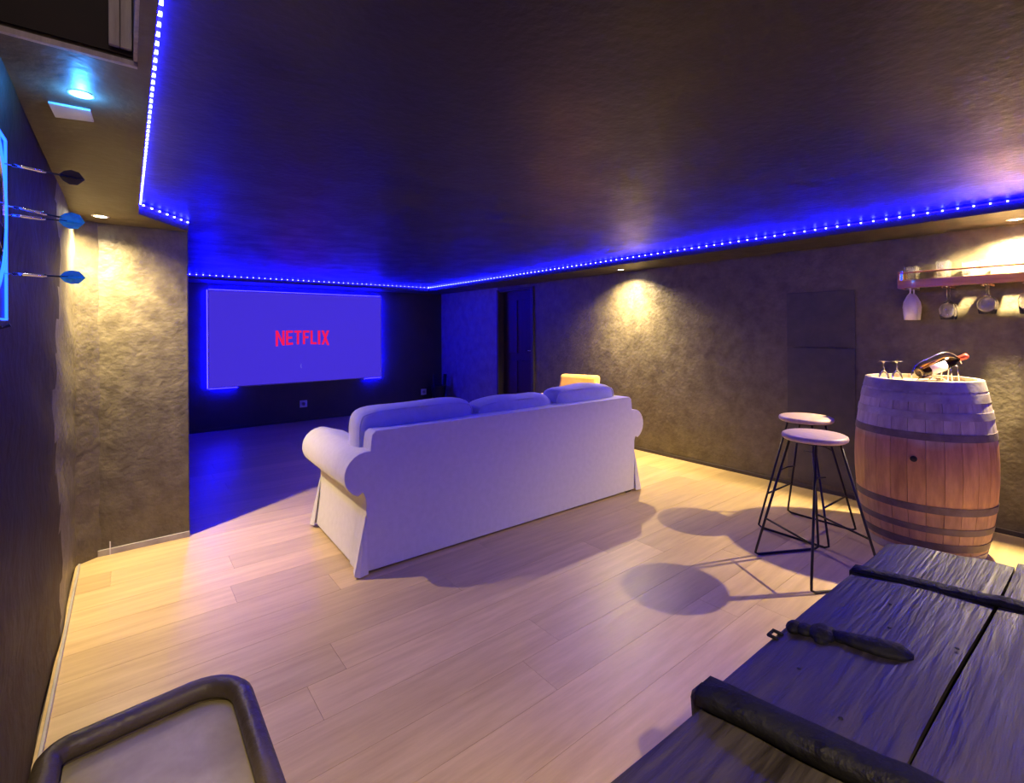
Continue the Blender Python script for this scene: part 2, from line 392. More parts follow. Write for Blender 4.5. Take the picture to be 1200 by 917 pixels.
b = mb(); lathe(b, [(.018, 0), (.018, -.003), (.026, -.002), (.028, 0)], 24); obj('trim_ring', b, M['white_plastic'], t, smooth=True)
ld = bpy.data.lights.new('spot', 'POINT'); ld.energy = .9; ld.color = (.04, .30, 1); ld.shadow_soft_size = .01
lo = bpy.data.objects.new('lamp', ld); C.objects.link(lo); lo.parent = t; lo.location = (0, 0, -.02)
b = mb(); prism(b, [(-.165, 1.805), (-.078, 1.80), (-.074, 1.888), (-.160, 1.912)], ZS - .006, ZS, 'z')
tag(obj('ceiling_plate', b, M['white_plastic'], bevel=.001), 'small flat white plate on the left soffit next to the cyan light', 'cover plate')

# ------------------------------------------------------------ projection screen
SCX0, SCX1, SCZ0, SCZ1, SCY = .81, 3.11, .565, 1.805, 7.20
t = thing('projection_screen', 'large blue lit projection screen with red lettering on the far wall', 'screen', ((SCX0 + SCX1) / 2, SCY, SCZ0))
hw = (SCX1 - SCX0) / 2; hh = SCZ1 - SCZ0
b = mb(); box(b, -hw, hw, 0, .025, 0, hh); obj('screen_surface', b, M['screenglow'], t)
b = mb()
for x0, x1, z0, z1 in ((-hw - .008, hw + .008, hh, hh + .012), (-hw - .008, hw + .008, -.012, 0), (-hw - .012, -hw, -.012, hh + .012), (hw, hw + .012, -.012, hh + .012)):
    box(b, x0, x1, -.006, .03, z0, z1)
M['frame_edge'] = mat('screen frame', (.35, .33, .45), .4, col2=(.3, .28, .4), scale=8)
obj('screen_frame', b, M['frame_edge'], t)
for x0, x1, z0, z1 in ((-hw - .018, -hw - .010, -.01, hh + .01), (hw + .010, hw + .018, -.01, hh + .01), (-hw, hw, hh + .010, hh + .018), (-hw, -hw + .32, -.018, -.010), (hw - .27, hw, -.018, -.010)):
    b = mb(); box(b, x0, x1, .012, .024, z0, z1); obj('led_tape', b, M['screenstrip'], t)
b = mb(); box(b, hw - .30, hw - .265, .005, .02, -.03, -.008); obj('tape_connector', b, M['white_plastic'], t)
# lettering on the picture: tall condensed capitals, feet on a shallow upward arc
def letters():
    H_ = .215; ax0, ax1 = 1.592 - (SCX0 + SCX1) / 2, 2.315 - (SCX0 + SCX1) / 2
    W = (ax1 - ax0); wd = {'N': 1.15, 'E': .92, 'T': .98, 'F': .88, 'L': .86, 'I': .34, 'X': 1.12}; gap = .17
    word = 'NETFLIX'; tot = sum(wd[c] for c in word) + gap * (len(word) - 1); s = W / tot
    xc = ax0; z0 = 1.075 - SCZ0; st = .30 * s
    bm = mb(); mid = (ax0 + ax1) / 2
    def arc(x): return z0 + .022 * (1 - ((x - mid) / (W / 2)) ** 2)
    top = z0 + H_
    def quad(pts):
        f = [bm.verts.new((x, -.0014, z)) for x, z in pts]; g = [bm.verts.new((x, -.0004, z)) for x, z in pts]
        bm.faces.new(f); bm.faces.new(g[::-1])
        for i in range(4): bm.faces.new((f[i], f[(i + 1) % 4], g[(i + 1) % 4], g[i]))
    for c in word:
        w = wd[c] * s; x0 = xc; x1 = xc + w
        def Zt(x, f): return arc(x) + (top - arc(x)) * f
        def V(xa, xb, f0=0, f1=1): quad([(xa, Zt(xa, f0)), (xb, Zt(xb, f0)), (xb, Zt(xb, f1)), (xa, Zt(xa, f1))])
        hb = .15
        if c == 'N': V(x0, x0 + st); V(x1 - st, x1); quad([(x0, Zt(x0, 1)), (x0 + st, Zt(x0, 1)), (x1, Zt(x1, 0)), (x1 - st, Zt(x1, 0))])
        if c == 'E': V(x0, x0 + st); V(x0 + st, x1, 0, hb); V(x0 + st, x1 - .1 * s, .43, .43 + hb); V(x0 + st, x1, 1 - hb, 1)
        if c == 'T': V((x0 + x1 - st) / 2, (x0 + x1 + st) / 2, 0, 1 - hb); V(x0, x1, 1 - hb, 1)
        if c == 'F': V(x0, x0 + st); V(x0 + st, x1 - .1 * s, .43, .43 + hb); V(x0 + st, x1, 1 - hb, 1)
        if c == 'L': V(x0, x0 + st); V(x0 + st, x1, 0, hb)
        if c == 'I': V(x0, x1)
        if c == 'X':
            quad([(x0, Zt(x0, 1)), (x0 + st * 1.1, Zt(x0, 1)), (x1, Zt(x1, 0)), (x1 - st * 1.1, Zt(x1, 0))])
            quad([(x1 - st * 1.1, Zt(x1, 1)), (x1, Zt(x1, 1)), (x0 + st * 1.1, Zt(x0, 0)), (x0, Zt(x0, 0))])
        xc = x1 + gap * s
    return bm
o = obj('lettering', letters(), M['logo'], t)
b = mb(); cx_ = 1.935 - (SCX0 + SCX1) / 2; cz_ = .79 - SCZ0
prev = None
for i in range(9):
    a = radians(110 + i * 18); p = [(cx_ + r * cos(a), cz_ + r * 1.3 * sin(a)) for r in (.016, .024)]
    q = [b.verts.new((x, -.001, z)) for x, z in p]
    if prev: b.faces.new((prev[0], prev[1], q[1], q[0]))
    prev = q
obj('picture_mark', b, M['logo_dim'], t)

# wall sockets
for x, z, lab in ((1.965, .245, 'white wall socket on the far wall below the screen middle'), (3.881, .255, 'white wall socket on the far wall near the right corner')):
    t = thing('wall_socket', lab, 'socket', (x, YB, z), group='wall sockets on the far wall')
    b = mb(); box(b, -.05, .05, -.012, 0, -.05, .05); obj('plate', b, M['white_plastic'], t, bevel=.004)
    b = mb(); lathe(b, [(0, -.0), (.020, 0), (.022, .004), (.024, 0)], 16, at=(0, -.012, 0), rot=Matrix.Rotation(pi / 2, 3, 'X')); obj('socket_face', b, M['skirting'], t)
# black bin with upright rods in the corner
t = thing('black_bin', 'black bin with two dark uprights in the far right corner', 'bin', (4.02, 7.0, 0))
b = mb(); lathe(b, [(0, 0), (.09, 0), (.125, .36), (.13, .38), (.12, .38), (.088, .02), (0, .02)], 24); obj('bin_body', b, M['blackplastic'], t, smooth=True)
b = mb(); tube(b, [(.05, -.04, .03), (.095, -.05, .56)], .030); obj('upright', b, M['blackplastic'], t, smooth=True)
b = mb(); tube(b, [(-.05, .03, .03), (-.08, .03, .56)], .009); obj('upright', b, M['blackplastic'], t, smooth=True)

# ------------------------------------------------------------ sofa
SO = thing('sofa', 'large white slipcovered three-seat sofa with rolled arms, its back to the camera', 'sofa', (2.05, 2.415, 0), radians(-1.6))
def arm_profile(sgn):   # half outline in (x, z) from the bottom up around the roll
    pts = [(1.120, .018), (1.110, .08), (1.096, .15), (1.086, .23), (1.078, .30), (1.082, .40), (1.095, .435)]
    cxr, czr, r = 1.075, .525, .118
    for k in range(12):
        a = radians(-65 + k * 15); pts.append((cxr + r * cos(a), czr + r * sin(a)))
    return [(sgn * x, z) for x, z in pts]
def sofa_body():
    b = mb()
    R_ = arm_profile(1); L_ = arm_profile(-1)
    top = .742
    bk = R_ + [(1.055, .645), (1.050, .70), (1.045, .728), (1.025, .745), (-1.025, .745), (-1.045, .728), (-1.050, .70), (-1.055, .645)] + L_[::-1]
    prism(b, bk, 0, .15, 'y')
    return b
obj('back', sofa_body(), M['linen'], SO, smooth=True, bevel=.012, seg=3)
for s in (-1, 1):
    pr = arm_profile(1)
    inner = [(.93, .60), (.885, .545), (.875, .46), (.872, .025)]
    pr2 = [(s * x, z) for x, z in pr + inner]
    b = mb(); prism(b, pr2, .12, .86, 'y'); obj('arm', b, M['linen'], SO, smooth=True, bevel=.018, seg=3)
b = mb(); box(b, -.88, .88, .14, .84, .10, .33); obj('seat_base', b, M['linen'], SO, bevel=.02)
b = mb(); box(b, -.88, .88, .835, .85, .03, .30); obj('front_skirt', b, M['linen'], SO, bevel=.004)
def cushion(x0, x1, y0, y1, z0, z1, e=.30, n=14, lean=0, wob=0, seed=1, boxy=None):
    b = mb(); bmesh.ops.create_cube(b, size=2); bmesh.ops.subdivide_edges(b, edges=b.edges[:], cuts=n, use_grid_fill=True)
    rr = random.Random(seed); ph = [rr.uniform(0, 6) for _ in range(6)]
    for v in b.verts:
        p = v.co
        l = (abs(p.x) ** 7 + abs(p.y) ** 3.2 + abs(p.z) ** 6) ** (1 / 5)
        l = max(l, 1e-6)
        m_ = max(abs(p.x), abs(p.y), abs(p.z))
        # push to a superellipsoid surface
        ex, ey, ez = 7, 2.8, 6
        t0, t1 = .3, 1.2
        for _ in range(18):
            tm = (t0 + t1) / 2
            f = abs(p.x * tm) ** ex + abs(p.y * tm) ** ey + abs(p.z * tm) ** ez
            if f > 1: t1 = tm
            else: t0 = tm
        p *= t0
        p.z += wob * sin(p.x * 2.6 + ph[0]) * (p.z > 0) * .5 + wob * .4 * sin(p.x * 6 + ph[1]) * max(p.z, 0)
        X = (x0 + x1) / 2 + p.x * (x1 - x0) / 2; Y = (y0 + y1) / 2 + p.y * (y1 - y0) / 2; Z = (z0 + z1) / 2 + p.z * (z1 - z0) / 2
        Y += lean * (Z - z0)
        Y += .004 * sin(X * 21 + Z * 13 + ph[2])
        v.co = (X, Y, Z)
    return b
for i, (a, c, zt, wb) in enumerate(((-1.09, -.325, .850, .02), (-.325, .335, .825, .05), (.345, 1.0, .850, .05))):
    o = obj('back_cushion', cushion(a, c, .10, .33, .40, zt, wob=wb, seed=i + 2, lean=-.02), M['linen2'], SO, smooth=True)
    b = mb(); zt2 = zt - .02
    tube(b, smoothed([(a + .02, .125, zt2 - .20), (a + .02, .125, zt2 - .05), (a + .06, .125, zt2 - .005), ((a + c) / 2, .115, zt2 + .003), (c - .06, .125, zt2 - .005), (c - .02, .125, zt2 - .05), (c - .02, .125, zt2 - .2)], 2), .005, 6)
    obj('piping', b, M['linen2'], o, smooth=True)
for i in range(3):
    a = -.87 + i * .58; obj('seat_cushion', cushion(a, a + .58, .30, .87, .32, .50, seed=i + 9), M['linen'], SO, smooth=True)
# pleated skirt corners: flared cloth panels on both arms
for s in (-1, 1):
    # corner flaps (loose pleats)
    for yy, d in ((-.004, -1), (.845, 1)):
        b = mb()
        P = [(s * 1.075, yy + d * .0, .33), (s * 1.075, yy + d * .012, .012), (s * 1.125, yy + d * .022, .01), (s * 1.148, yy + d * .004, .015), (s * 1.135, yy - d * .05, .02), (s * 1.10, yy - d * .03, .32)]
        top = b.verts.new((s * 1.083, yy - d * .006, .31)); vs = [b.verts.new(p) for p in P[1:5]]
        for i in range(3): b.faces.new((top, vs[i], vs[i + 1]))
        o = obj('skirt_pleat', b, M['linen'], SO); m_ = o.modifiers.new('s', 'SOLIDIFY'); m_.thickness = .006
for x, yy in ((-1.0, .09), (1.02, .04), (-1.0, .78), (1.0, .78)):
    b = mb(); box(b, x - .03, x + .03, yy - .03, yy + .03, 0, .11); obj('foot', b, M['dark_wood'], SO, bevel=.004)

# ------------------------------------------------------------ mustard armchair beyond the sofa
AC = thing('armchair', 'mustard yellow armchair standing beyond the sofa by the right wall', 'armchair', (3.53, 3.56, 0), radians(196))
# local +x is the way it faces
b = cushion(-.14, .14, -.23, .25, 0, .42, seed=4)
bmesh.ops.rotate(b, verts=b.verts[:], cent=(0, 0, 0), matrix=Matrix.Rotation(0, 3, 'Z'))
b.free()
def pad(x0, x1, y0, y1, z0, z1, tilt=0):
    b = mb(); box(b, x0, x1, y0, y1, z0, z1)
    if tilt:
        for v in b.verts: v.co.x -= tilt * (v.co.z - z0)
    return b
obj('backrest', pad(-.30, -.20, -.24, .22, .30, .785, .22), M['mustard'], AC, smooth=True, bevel=.035, seg=4)
obj('seat', pad(-.28, .30, -.24, .22, .27, .42), M['mustard'], AC, smooth=True, bevel=.04, seg=4)
for yy in (-.29, .23):
    a = obj('armrest', pad(-.30, .30, yy, yy + .06, .26, .575), M['mustard'], AC, smooth=True, bevel=.02, seg=3)
    b = mb(); box(b, -.24, .34, yy - .008, yy + .068, .575, .602); obj('arm_pad', b, M['beige_cushion'], a, bevel=.01)
for x in (-.25, .26):
    for yy in (-.22, .20):
        b = mb(); tube(b, [(x, yy, .28), (x * 1.06, yy * 1.06, 0)], [.018, .011]); obj('leg', b, M['dark_wood'], AC, smooth=True)

# ------------------------------------------------------------ bar stools
def make_stool(label):
    t = thing('bar_stool', label, 'stool', group='bar stools beside the barrel')
    b = mb(); lathe(b, [(0, .688), (.142, .688), (.150, .694), (.152, .704), (.149, .713), (.140, .718), (0, .718)], 40); obj('seat', b, M['seatwood'], t, smooth=True)
    sharp(t.children[0], 50)
    b = mb(); tube(b, [(.115 * cos(a), .115 * sin(a), .683) for a in [2 * pi * k / 24 for k in range(24)]], .006, 6, True); obj('seat_ring', b, M['blackmetal'], t, smooth=True)
    S = .205
    for s in (-1, 1):
        pts = [(-.07, s * .09, .683), (-.195, s * .197, .05), (-.20, s * .203, .018), (-.18, s * .205, .007), (.18, s * .205, .007), (.20, s * .203, .018), (.195, s * .197, .05), (.07, s * .09, .683)]
        P = [Vector(p) for p in pts]
        b = mb(); tube(b, P, .0065, 8); obj('leg_frame', b, M['blackmetal'], t, smooth=True)
    zf = .22; q = .07 + (.683 - zf) * (.195 - .07) / .633; r = .09 + (.683 - zf) * (.107) / .633
    for s in (-1, 1):
        b = mb(); tube(b, [(s * q, -r, zf), (s * q, r, zf)], .0055, 6); obj('footrest', b, M['blackmetal'], t, smooth=True)
    for s in (-1, 1):
        b = mb(); tube(b, [(-.105, s * .12, .50), (-.075, s * .10, .52), (-.03, s * .105, .52)], .004, 6); obj('brace', b, M['blackmetal'], t, smooth=True)
    return t
# U-frames run parallel to the local x axis
st1 = make_stool('black wire bar stool with pale round seat, the nearer of the two by the barrel')
st1.location = (2.83, 1.00, 0); st1.rotation_euler = (0, 0, radians(-29))
dup(st1, (3.36, 1.235, 0), radians(88), 'black wire bar stool with pale round seat, the farther one against the wall')

# ------------------------------------------------------------ wine barrel
BH, BC = .98, (3.67, .725, 0)
def br(z):
    f = (z / BH - .5) * 2; return .326 - .060 * abs(f) ** 2.0
B = thing('wine_barrel', 'old oak wine barrel with metal hoops used as a bar table', 'barrel', BC)
NS = 26
for i in range(NS):
    a0 = 2 * pi * i / NS; g = .0009
    b = mb(); rows = []
    nz = 14
    for j in range(nz + 1):
        z = BH * j / nz; R = br(z); 
        row = []
        for a in (a0 + g / R, a0 + pi / NS, a0 + 2 * pi / NS - g / R):
            row.append((b.verts.new((R * cos(a), R * sin(a), z)), b.verts.new(((R - .025) * cos(a), (R - .025) * sin(a), z))))
        rows.append(row)
    for j in range(nz):
        A, D = rows[j], rows[j + 1]
        for k in range(2):
            b.faces.new((A[k][0], A[k + 1][0], D[k + 1][0], D[k][0])); b.faces.new((A[k][1], D[k][1], D[k + 1][1], A[k + 1][1]))
        b.faces.new((A[0][0], D[0][0], D[0][1], A[0][1])); b.faces.new((A[2][0], A[2][1], D[2][1], D[2][0]))
    for R_ in (rows[0], rows[-1]):
        for k in range(2): b.faces.new((R_[k][0], R_[k + 1][0], R_[k + 1][1], R_[k][1]))
    obj('stave', b, M['stave'], B)
def hoop(z0, z1, m):
    b = mb(); t_ = .003
    pr = [(br(z0) + .0005, z0), (br(z0) + t_, z0), (br((z0 + z1) / 2) + t_, (z0 + z1) / 2), (br(z1) + t_, z1), (br(z1) + .0005, z1)]
    lathe(b, pr, 64); return sharp(obj('hoop', b, m, B, smooth=True), 40)
for z0, z1, m in ((.925, .978, 'zinc'), (.865, .912, 'zinc'), (.775, .815, 'zinc'), (.665, .705, 'hoop_dark'), (.275, .315, 'hoop_dark'), (.165, .200, 'hoop_dark'), (.070, .112, 'hoop_dark'), (.004, .050, 'zinc')):
    hoop(z0, z1, M[m])
b = mb(); 
for i in range(6):     # head boards
    w0 = -.243 + i * .081; w1 = w0 + .0795
    pts = []
    R = .243
    def yy(x): return math.sqrt(max(0, R * R - x * x))
    n = 6
    up = [(w0 + (w1 - w0) * k / n, yy(w0 + (w1 - w0) * k / n)) for k in range(n + 1)]
    dn = [(x, -y_) for x, y_ in up[::-1]]
    poly = [p for j, p in enumerate(up + dn) if j == 0 or (Vector(p) - Vector((up + dn)[j - 1])).length > 1e-5]
    if (Vector(poly[0]) - Vector(poly[-1])).length < 1e-5: poly.pop()
    c = mb(); prism(c, poly, BH - .05, BH - .025, 'z'); obj('head_board', c, M['headwood'], B)
b.free()
b = mb(); lathe(b, [(0, 0), (.016, 0), (.016, .006), (.0, .008)], 12, rot=Matrix.Rotation(-pi / 2, 3, 'Y') @ Matrix.Rotation(0, 3, 'Z'))
bung = obj('bung', b, M['blackmetal'], B); a = radians(185); bung.location = (br(.56) * cos(a), br(.56) * sin(a), .56); bung.rotation_euler = (0, 0, a + pi)

# glassware -----------------------------------------------------
ZT = BH - .025
def wineglass(name, label, cat, h=.17, bowl=.036, stem=.06, m='glass', inv=True, flute=False, group=None):
    t = thing(name, label, cat, group=group)
    t_ = .0014
    if flute: outer = [(.030, 0), (.030, .0015), (.006, .006), (.004, .012), (.004, .035), (.018, .055), (.036, .095), (.041, .13), (.038, .17), (.034, h)]
    else: outer = [(.032, 0), (.032, .0015), (.006, .006), (.0035, .012), (.0035, stem), (.010, stem + .008), (bowl * .8, stem + .028), (bowl, stem + .055), (bowl * .95, stem + .08), (bowl * .8, h)]
    k0 = 4 if not flute else 4
    inner = [(max(r - t_, .0005), z + .002) for r, z in outer[k0 + 1:]][::-1]; inner[0] = (outer[-1][0] - t_, h)
    prof = [(0, 0)] + outer + inner + [(0, outer[k0 + 1][1] + .001)]
    # two parts: foot with stem, bowl
    zb = outer[k0][1]
    f = [(0, 0)] + outer[:k0 + 1] + [(0, zb)]
    bw = [(0, zb)] + outer[k0:] + inner + [(0, outer[k0 + 1][1] + .002)]
    for n_, pf in (('stem', f), ('bowl', bw)):
        if inv: pf = [(r, -z) for r, z in pf]
        b = mb(); lathe(b, pf, 24); obj(n_, b, M[m], t, smooth=True)
    return t
g1 = wineglass('wine_glass', 'small clear stemmed glass upside down on the barrel, the left one', 'glass', h=.115, bowl=.030, stem=.05, group='stemmed glasses on the barrel')
g1.location = (3.62, .895, ZT + .115)
dup(g1, (3.685, .845, ZT + .115), 0, 'small clear stemmed glass upside down on the barrel, nearer the bottle')

# bottle in wire holder on the barrel ---------------------------
rt = Vector((.7826, -.6225, 0))
BT = thing('wine_bottle', 'dark wine bottle with white label and red neck lying tilted on the barrel', 'bottle', (3.655, .735, ZT + .052))
tilt = radians(19)
R3 = Matrix.Rotation(-math.atan2(.6225, .7826), 3, 'Z') @ Matrix.Rotation(pi / 2 - tilt, 3, 'Y')
b = mb(); lathe(b, [(0, .012), (.02, .004), (.036, 0), (.038, .006), (.038, .175), (.034, .20), (.018, .225), (.0145, .24), (.014, .295), (0, .295)], 32, rot=R3); obj('glass_body', b, M['bottle'], BT, smooth=True)
b = mb(); lathe(b, [(.0385, .05), (.0387, .05), (.0387, .145), (.0385, .145)], 24, rot=R3, a0=radians(225), a1=radians(380)); obj('label_paper', b, M['label'], BT, smooth=True)
b = mb(); lathe(b, [(.0148, .245), (.0152, .245), (.0155, .285), (.017, .286), (.017, .298), (0, .299)], 20, rot=R3); obj('foil', b, M['foil'], BT, smooth=True)
BHd = thing('bottle_holder', 'bright wire bottle holder arching over the tilted wine bottle', 'bottle holder', (3.655, .735, ZT))
def along(s, z, off=0): v = rt * s + Vector((rt.y * -1, rt.x, 0)) * off; return (v.x, v.y, z)
b = mb(); tube(b, smoothed([along(-.035, .005), along(-.045, .05), along(-.01, .11), along(.06, .135), along(.14, .175), along(.21, .165), along(.245, .125), along(.255, .105)], 3), .0035, 8); obj('arch_wire', b, M['chrome'], BHd, smooth=True)
for off in (-.035, .035):
    b = mb(); tube(b, smoothed([along(.02, .005, off), along(.05, .030, off), along(.10, .030, off), along(.14, .005, off), along(.19, .004, off)], 2), .003, 6); obj('cradle_wire', b, M['chrome'], BHd, smooth=True)
for s in (.165, .205):
    b = mb(); tube(b, [along(s, .004, -.035), along(s, .09, -.03), along(s, .10, 0), along(s, .09, .03), along(s, .004, .035)], .003, 6); obj('neck_support', b, M['chrome'], BHd, smooth=True)
b = mb(); tube(b, [along(s, .004, o_) for s, o_ in ((-.035, 0), (.02, -.035), (.20, -.035), (.20, .035), (.02, .035))], .003, 6, True); obj('base_wire', b, M['chrome'], BHd, smooth=True)

# ------------------------------------------------------------ wall shelf with tumblers above and hanging glasses below
SHZ = 1.585; SY_0, SY_1 = -.30, .915
SH = thing('glass_shelf', 'red-brown wooden wall shelf holding tumblers and hanging stemware', 'shelf', (XR, SY_1, SHZ))
L_ = SY_1 - SY_0
for xa, xb_ in ((-.192, -.152), (-.122, -.078), (-.048, 0)):
    b = mb(); box(b, xa, xb_, -L_, 0, -.018, 0); obj('slat', b, M['shelfwood'], SH, bevel=.002)
b = mb(); box(b, -.200, -.188, -L_, 0, -.050, 0.004); obj('front_apron', b, M['shelfwood'], SH, bevel=.002)
b = mb(); box(b, -.200, -.190, -L_, 0, .046, .058); obj('gallery_rail', b, M['shelfwood'], SH, bevel=.002)
for yy in (-.006, -L_):
    b = mb(); box(b, -.200, 0, yy, yy + .010, -.050, .062); obj('end_panel', b, M['shelfwood'], SH, bevel=.003)
b = mb(); box(b, -.200, -.19, -.61, -.60, 0, .05); obj('rail_post', b, M['shelfwood'], SH)
b = mb(); box(b, -.197, -.189, -.022, -.010, .0, .066); obj('corner_bracket', b, M['chrome'], SH)
HY = [.862, .678, .498, .325, .12]
for yy in HY:
    for s in (-.021, .014):
        b = mb(); box(b, -.19, -.01, yy - SY_1 + s, yy - SY_1 + s + .007, -.058, -.045); obj('rack_rail', b, M['shelfwood'], SH)
def tumbler(label, h=.095, r=.037):
    t = thing('tumbler', label, 'glass', group='tumblers on the wall shelf')
    b = mb(); pf = [(0, 0), (r * .80, 0), (r * .84, .003), (r, h), (r - .002, h), (r * .80, .012), (0, .010)]
    lathe(b, pf, 12); o = obj('glass_wall', b, M['glass'], t)
    b = mb(); lathe(b, [(0, .0), (r * .8, 0), (r * .8, .004), (0, .004)], 12); b.free()
    return t
t0 = tumbler('low clear tumbler on the shelf, at its left end')
t0.location = (4.09, .862, SHZ + .001)
rows = [('second column from the left end', .70, .115), ('third column from the left end', .575, .085), ('fourth column from the left end', .45, .09), ('fifth column, under the spotlight', .33, .09)]
dup(t0, (4.165, .862, SHZ + .001), .2, 'low clear tumbler at the left end of the shelf, the one behind against the wall')
for nm, yy, h in rows:
    for xx, wh in ((4.09, 'front'), (4.165, 'back')):
        if h > .1 and xx < 4.1:
            t2 = tumbler('taller clear tumbler on the shelf, front of the second column', h, .034); t2.location = (xx, yy, SHZ + .001); TALL = t2
        elif h > .1: dup(TALL, (xx, yy, SHZ + .001), .3, 'taller clear tumbler on the shelf, back of the second column')
        else: dup(t0, (xx, yy, SHZ + .001), random.random(), 'low clear tumbler on the shelf, %s of the %s' % (wh, nm))
hz = SHZ - .062
def hang(kind, yy, lab):
    fr = None
    for xx, wh in ((4.08, 'front'), (4.172, 'rear')):
        L2 = 'upside-down %s hanging under the shelf, %s, %s glass' % (kind[0], lab, wh)
        if fr is None: fr = wineglass('hanging_glass', L2, 'glass', group='glasses hanging under the shelf', **kind[1]); fr.location = (xx, yy, SHZ - .044)
        else: dup(fr, (xx, yy, SHZ - .044), 0, L2)
tulip = ('frosted wide beer goblet', dict(h=.215, flute=True, m='glass_frost'))
wine = ('clear wine glass', dict(h=.215, bowl=.040, stem=.095))
ball = ('clear balloon glass', dict(h=.185, bowl=.043, stem=.065))
hang(tulip, HY[0], 'leftmost pair'); hang(wine, HY[1], 'second pair from the left'); hang(ball, HY[2], 'third pair from the left'); hang(('clear stemmed glass', dict(h=.19, bowl=.042, stem=.05)), HY[3], 'pair at photo edge')

# ------------------------------------------------------------ old chest in the foreground
CH = thing('wooden_chest', 'old dark plank chest with black iron straps in the near right corner', 'chest', (0, 0, 0), 0)
def lid_board(x0, x1, ya, yb, za, zb, seed, th=.028):
    b = mb(); rr = random.Random(seed); nx, ny = 24, 5; T = []; 
    for i in range(nx + 1):
        row = []
        for j in range(ny + 1):
            f = j / ny; yy = ya + (yb - ya) * f; x = x0 + (x1 - x0) * i / nx
            if i == nx: x += .010 * rr.random()
            zz = za + (zb - za) * f + .0018 * sin(x * 9 + j * 2.1 + seed) + (-.004 if j in (0, ny) else 0)
            yj = yy + (.003 * sin(x * 6 + seed) if j in (0, ny) else 0) - .020 * (x - .5) * 1.0
            row.append((b.verts.new((x - .0 + .0 * f, yj, zz)), b.verts.new((x, yj, zz - th))))
        T.append(row)
    for i in range(nx):
        for j in range(ny):
            a, c, d, e = T[i][j], T[i + 1][j], T[i + 1][j + 1], T[i][j + 1]
            b.faces.new((a[0], c[0], d[0], e[0])); b.faces.new((a[1], e[1], d[1], c[1]))
    for i in range(nx):
        for j in (0, ny): a, c = T[i][j], T[i + 1][j]; b.faces.new((a[0], a[1], c[1], c[0]))
    for j in range(ny):
        for i in (0, nx): a, c = T[i][j], T[i][j + 1]; b.faces.new((a[0], a[1], c[1], c[0]))
    return b
LX0, LX1 = .815, 1.865
lid = obj('lid_board', lid_board(LX0, LX1, .482, .205, .600, .628, 1), M['old_wood'], CH, smooth=True)
sharp(lid, 40)
sharp(obj('lid_board', lid_board(LX0, LX1 + .02, .198, -.05, .632, .640, 2), M['old_wood'], CH, smooth=True), 40)
sharp(obj('lid_board', lid_board(LX0, LX1 + .02, -.057, -.28, .640, .632, 3), M['old_wood'], CH, smooth=True), 40)
# lower end boards left of the near batten
for k_, (ya, yb, za, zb) in enumerate(((.482, .205, .588, .612), (.198, -.05, .616, .622), (-.057, -.28, .622, .616))):
    sharp(obj('end_board', lid_board(.47, .812, ya, yb, za, zb, 5 + k_), M['old_wood'], CH, smooth=True), 40)
# near batten (thick rounded iron-bound bar) and far strap
def lid_z(y):  # top of lid
    if y > .2: return .600 + (.482 - y) / .277 * .028
    return .632 + (.2 - y) / .25 * .008
def strap(xa, xb, w, th, m, name, y0=.484, y1=-.27, curl=.02, base=0):
    b = mb(); n = 26; R_ = []
    for i in range(n + 1):
        f = i / n; y_ = y0 + (y1 - y0) * f; x = xa + (xb - xa) * min(1, f * 1.0)
        yj = y_ - .020 * (x - .5)
        z = lid_z(y_) + base
        ww = w / 2 * (1 + .05 * sin(i * 1.3))
        R_.append([b.verts.new((x + dx * ww, yj, z + dz)) for dx, dz in ((-1, -.006), (-1, th * .6), (-.55, th), (.55, th), (1, th * .6), (1, -.006))])
    for A, D in zip(R_, R_[1:]):
        for k in range(5): b.faces.new((A[k], A[k + 1], D[k + 1], D[k]))
        b.faces.new((A[5], A[0], D[0], D[5]))
    b.faces.new(R_[0]); b.faces.new(R_[-1][::-1])
    return obj(name, b, m, CH, smooth=True)
strap(.832, .855, .062, .026, M['iron'], 'near_batten', base=-.002)
b = mb(); tube(b, [(.832, .476 - .007, .600), (.832, .490 - .007, .585), (.832, .490 - .007, .53)], [.022, .022, .018], 8); obj('batten_end', b, M['iron'], CH, smooth=True)
strap(1.585, 1.60, .046, .009, M['iron'], 'far_strap')
b = mb(); box(b, 1.562, 1.608, .458, .468, .40, .602); obj('strap_end', b, M['iron'], CH, bevel=.003)
# hasp: knuckled hinge block then a round-ended tongue
HP = mb()
def blob(x, y, z, rx, ry, rz_, a=0):
    ret = bmesh.ops.create_uvsphere(HP, u_segments=14, v_segments=8, radius=1)
    R = Matrix.Rotation(a, 3, 'Z')
    for v in ret['verts']: v.co = R @ Vector((v.co.x * rx, v.co.y * ry, v.co.z * rz_)) + Vector((x, y, z))
hx = [(1.162, .455, .604), (1.175, .415, .610), (1.182, .385, .614)]
blob(1.160, .452, .606, .024, .016, .012); blob(1.164, .430, .609, .022, .020, .012); blob(1.172, .400, .613, .034, .026, .014); blob(1.150, .395, .610, .018, .014, .010); blob(1.192, .392, .612, .016, .014, .010)
blob(1.182, .368, .614, .018, .018, .010)
hs = obj('hasp_hinge', HP, M['iron'], CH, smooth=True)
b = mb(); tube(b, [(1.180, .385, .612), (1.186, .345, .617), (1.196, .300, .621), (1.203, .268, .624), (1.206, .252, .625)], [.015, .022, .029, .027, .010], 12)
for v in b.verts: v.co.z = .619 + (v.co.z - .619) * .55
obj('hasp_tongue', b, M['iron'], CH, smooth=True)
b = mb(); tube(b, [(1.10, .462, .598), (1.10, .482, .598), (1.125, .482, .598), (1.125, .462, .598)], .004, 6); obj('staple', b, M['iron'], CH, smooth=True)
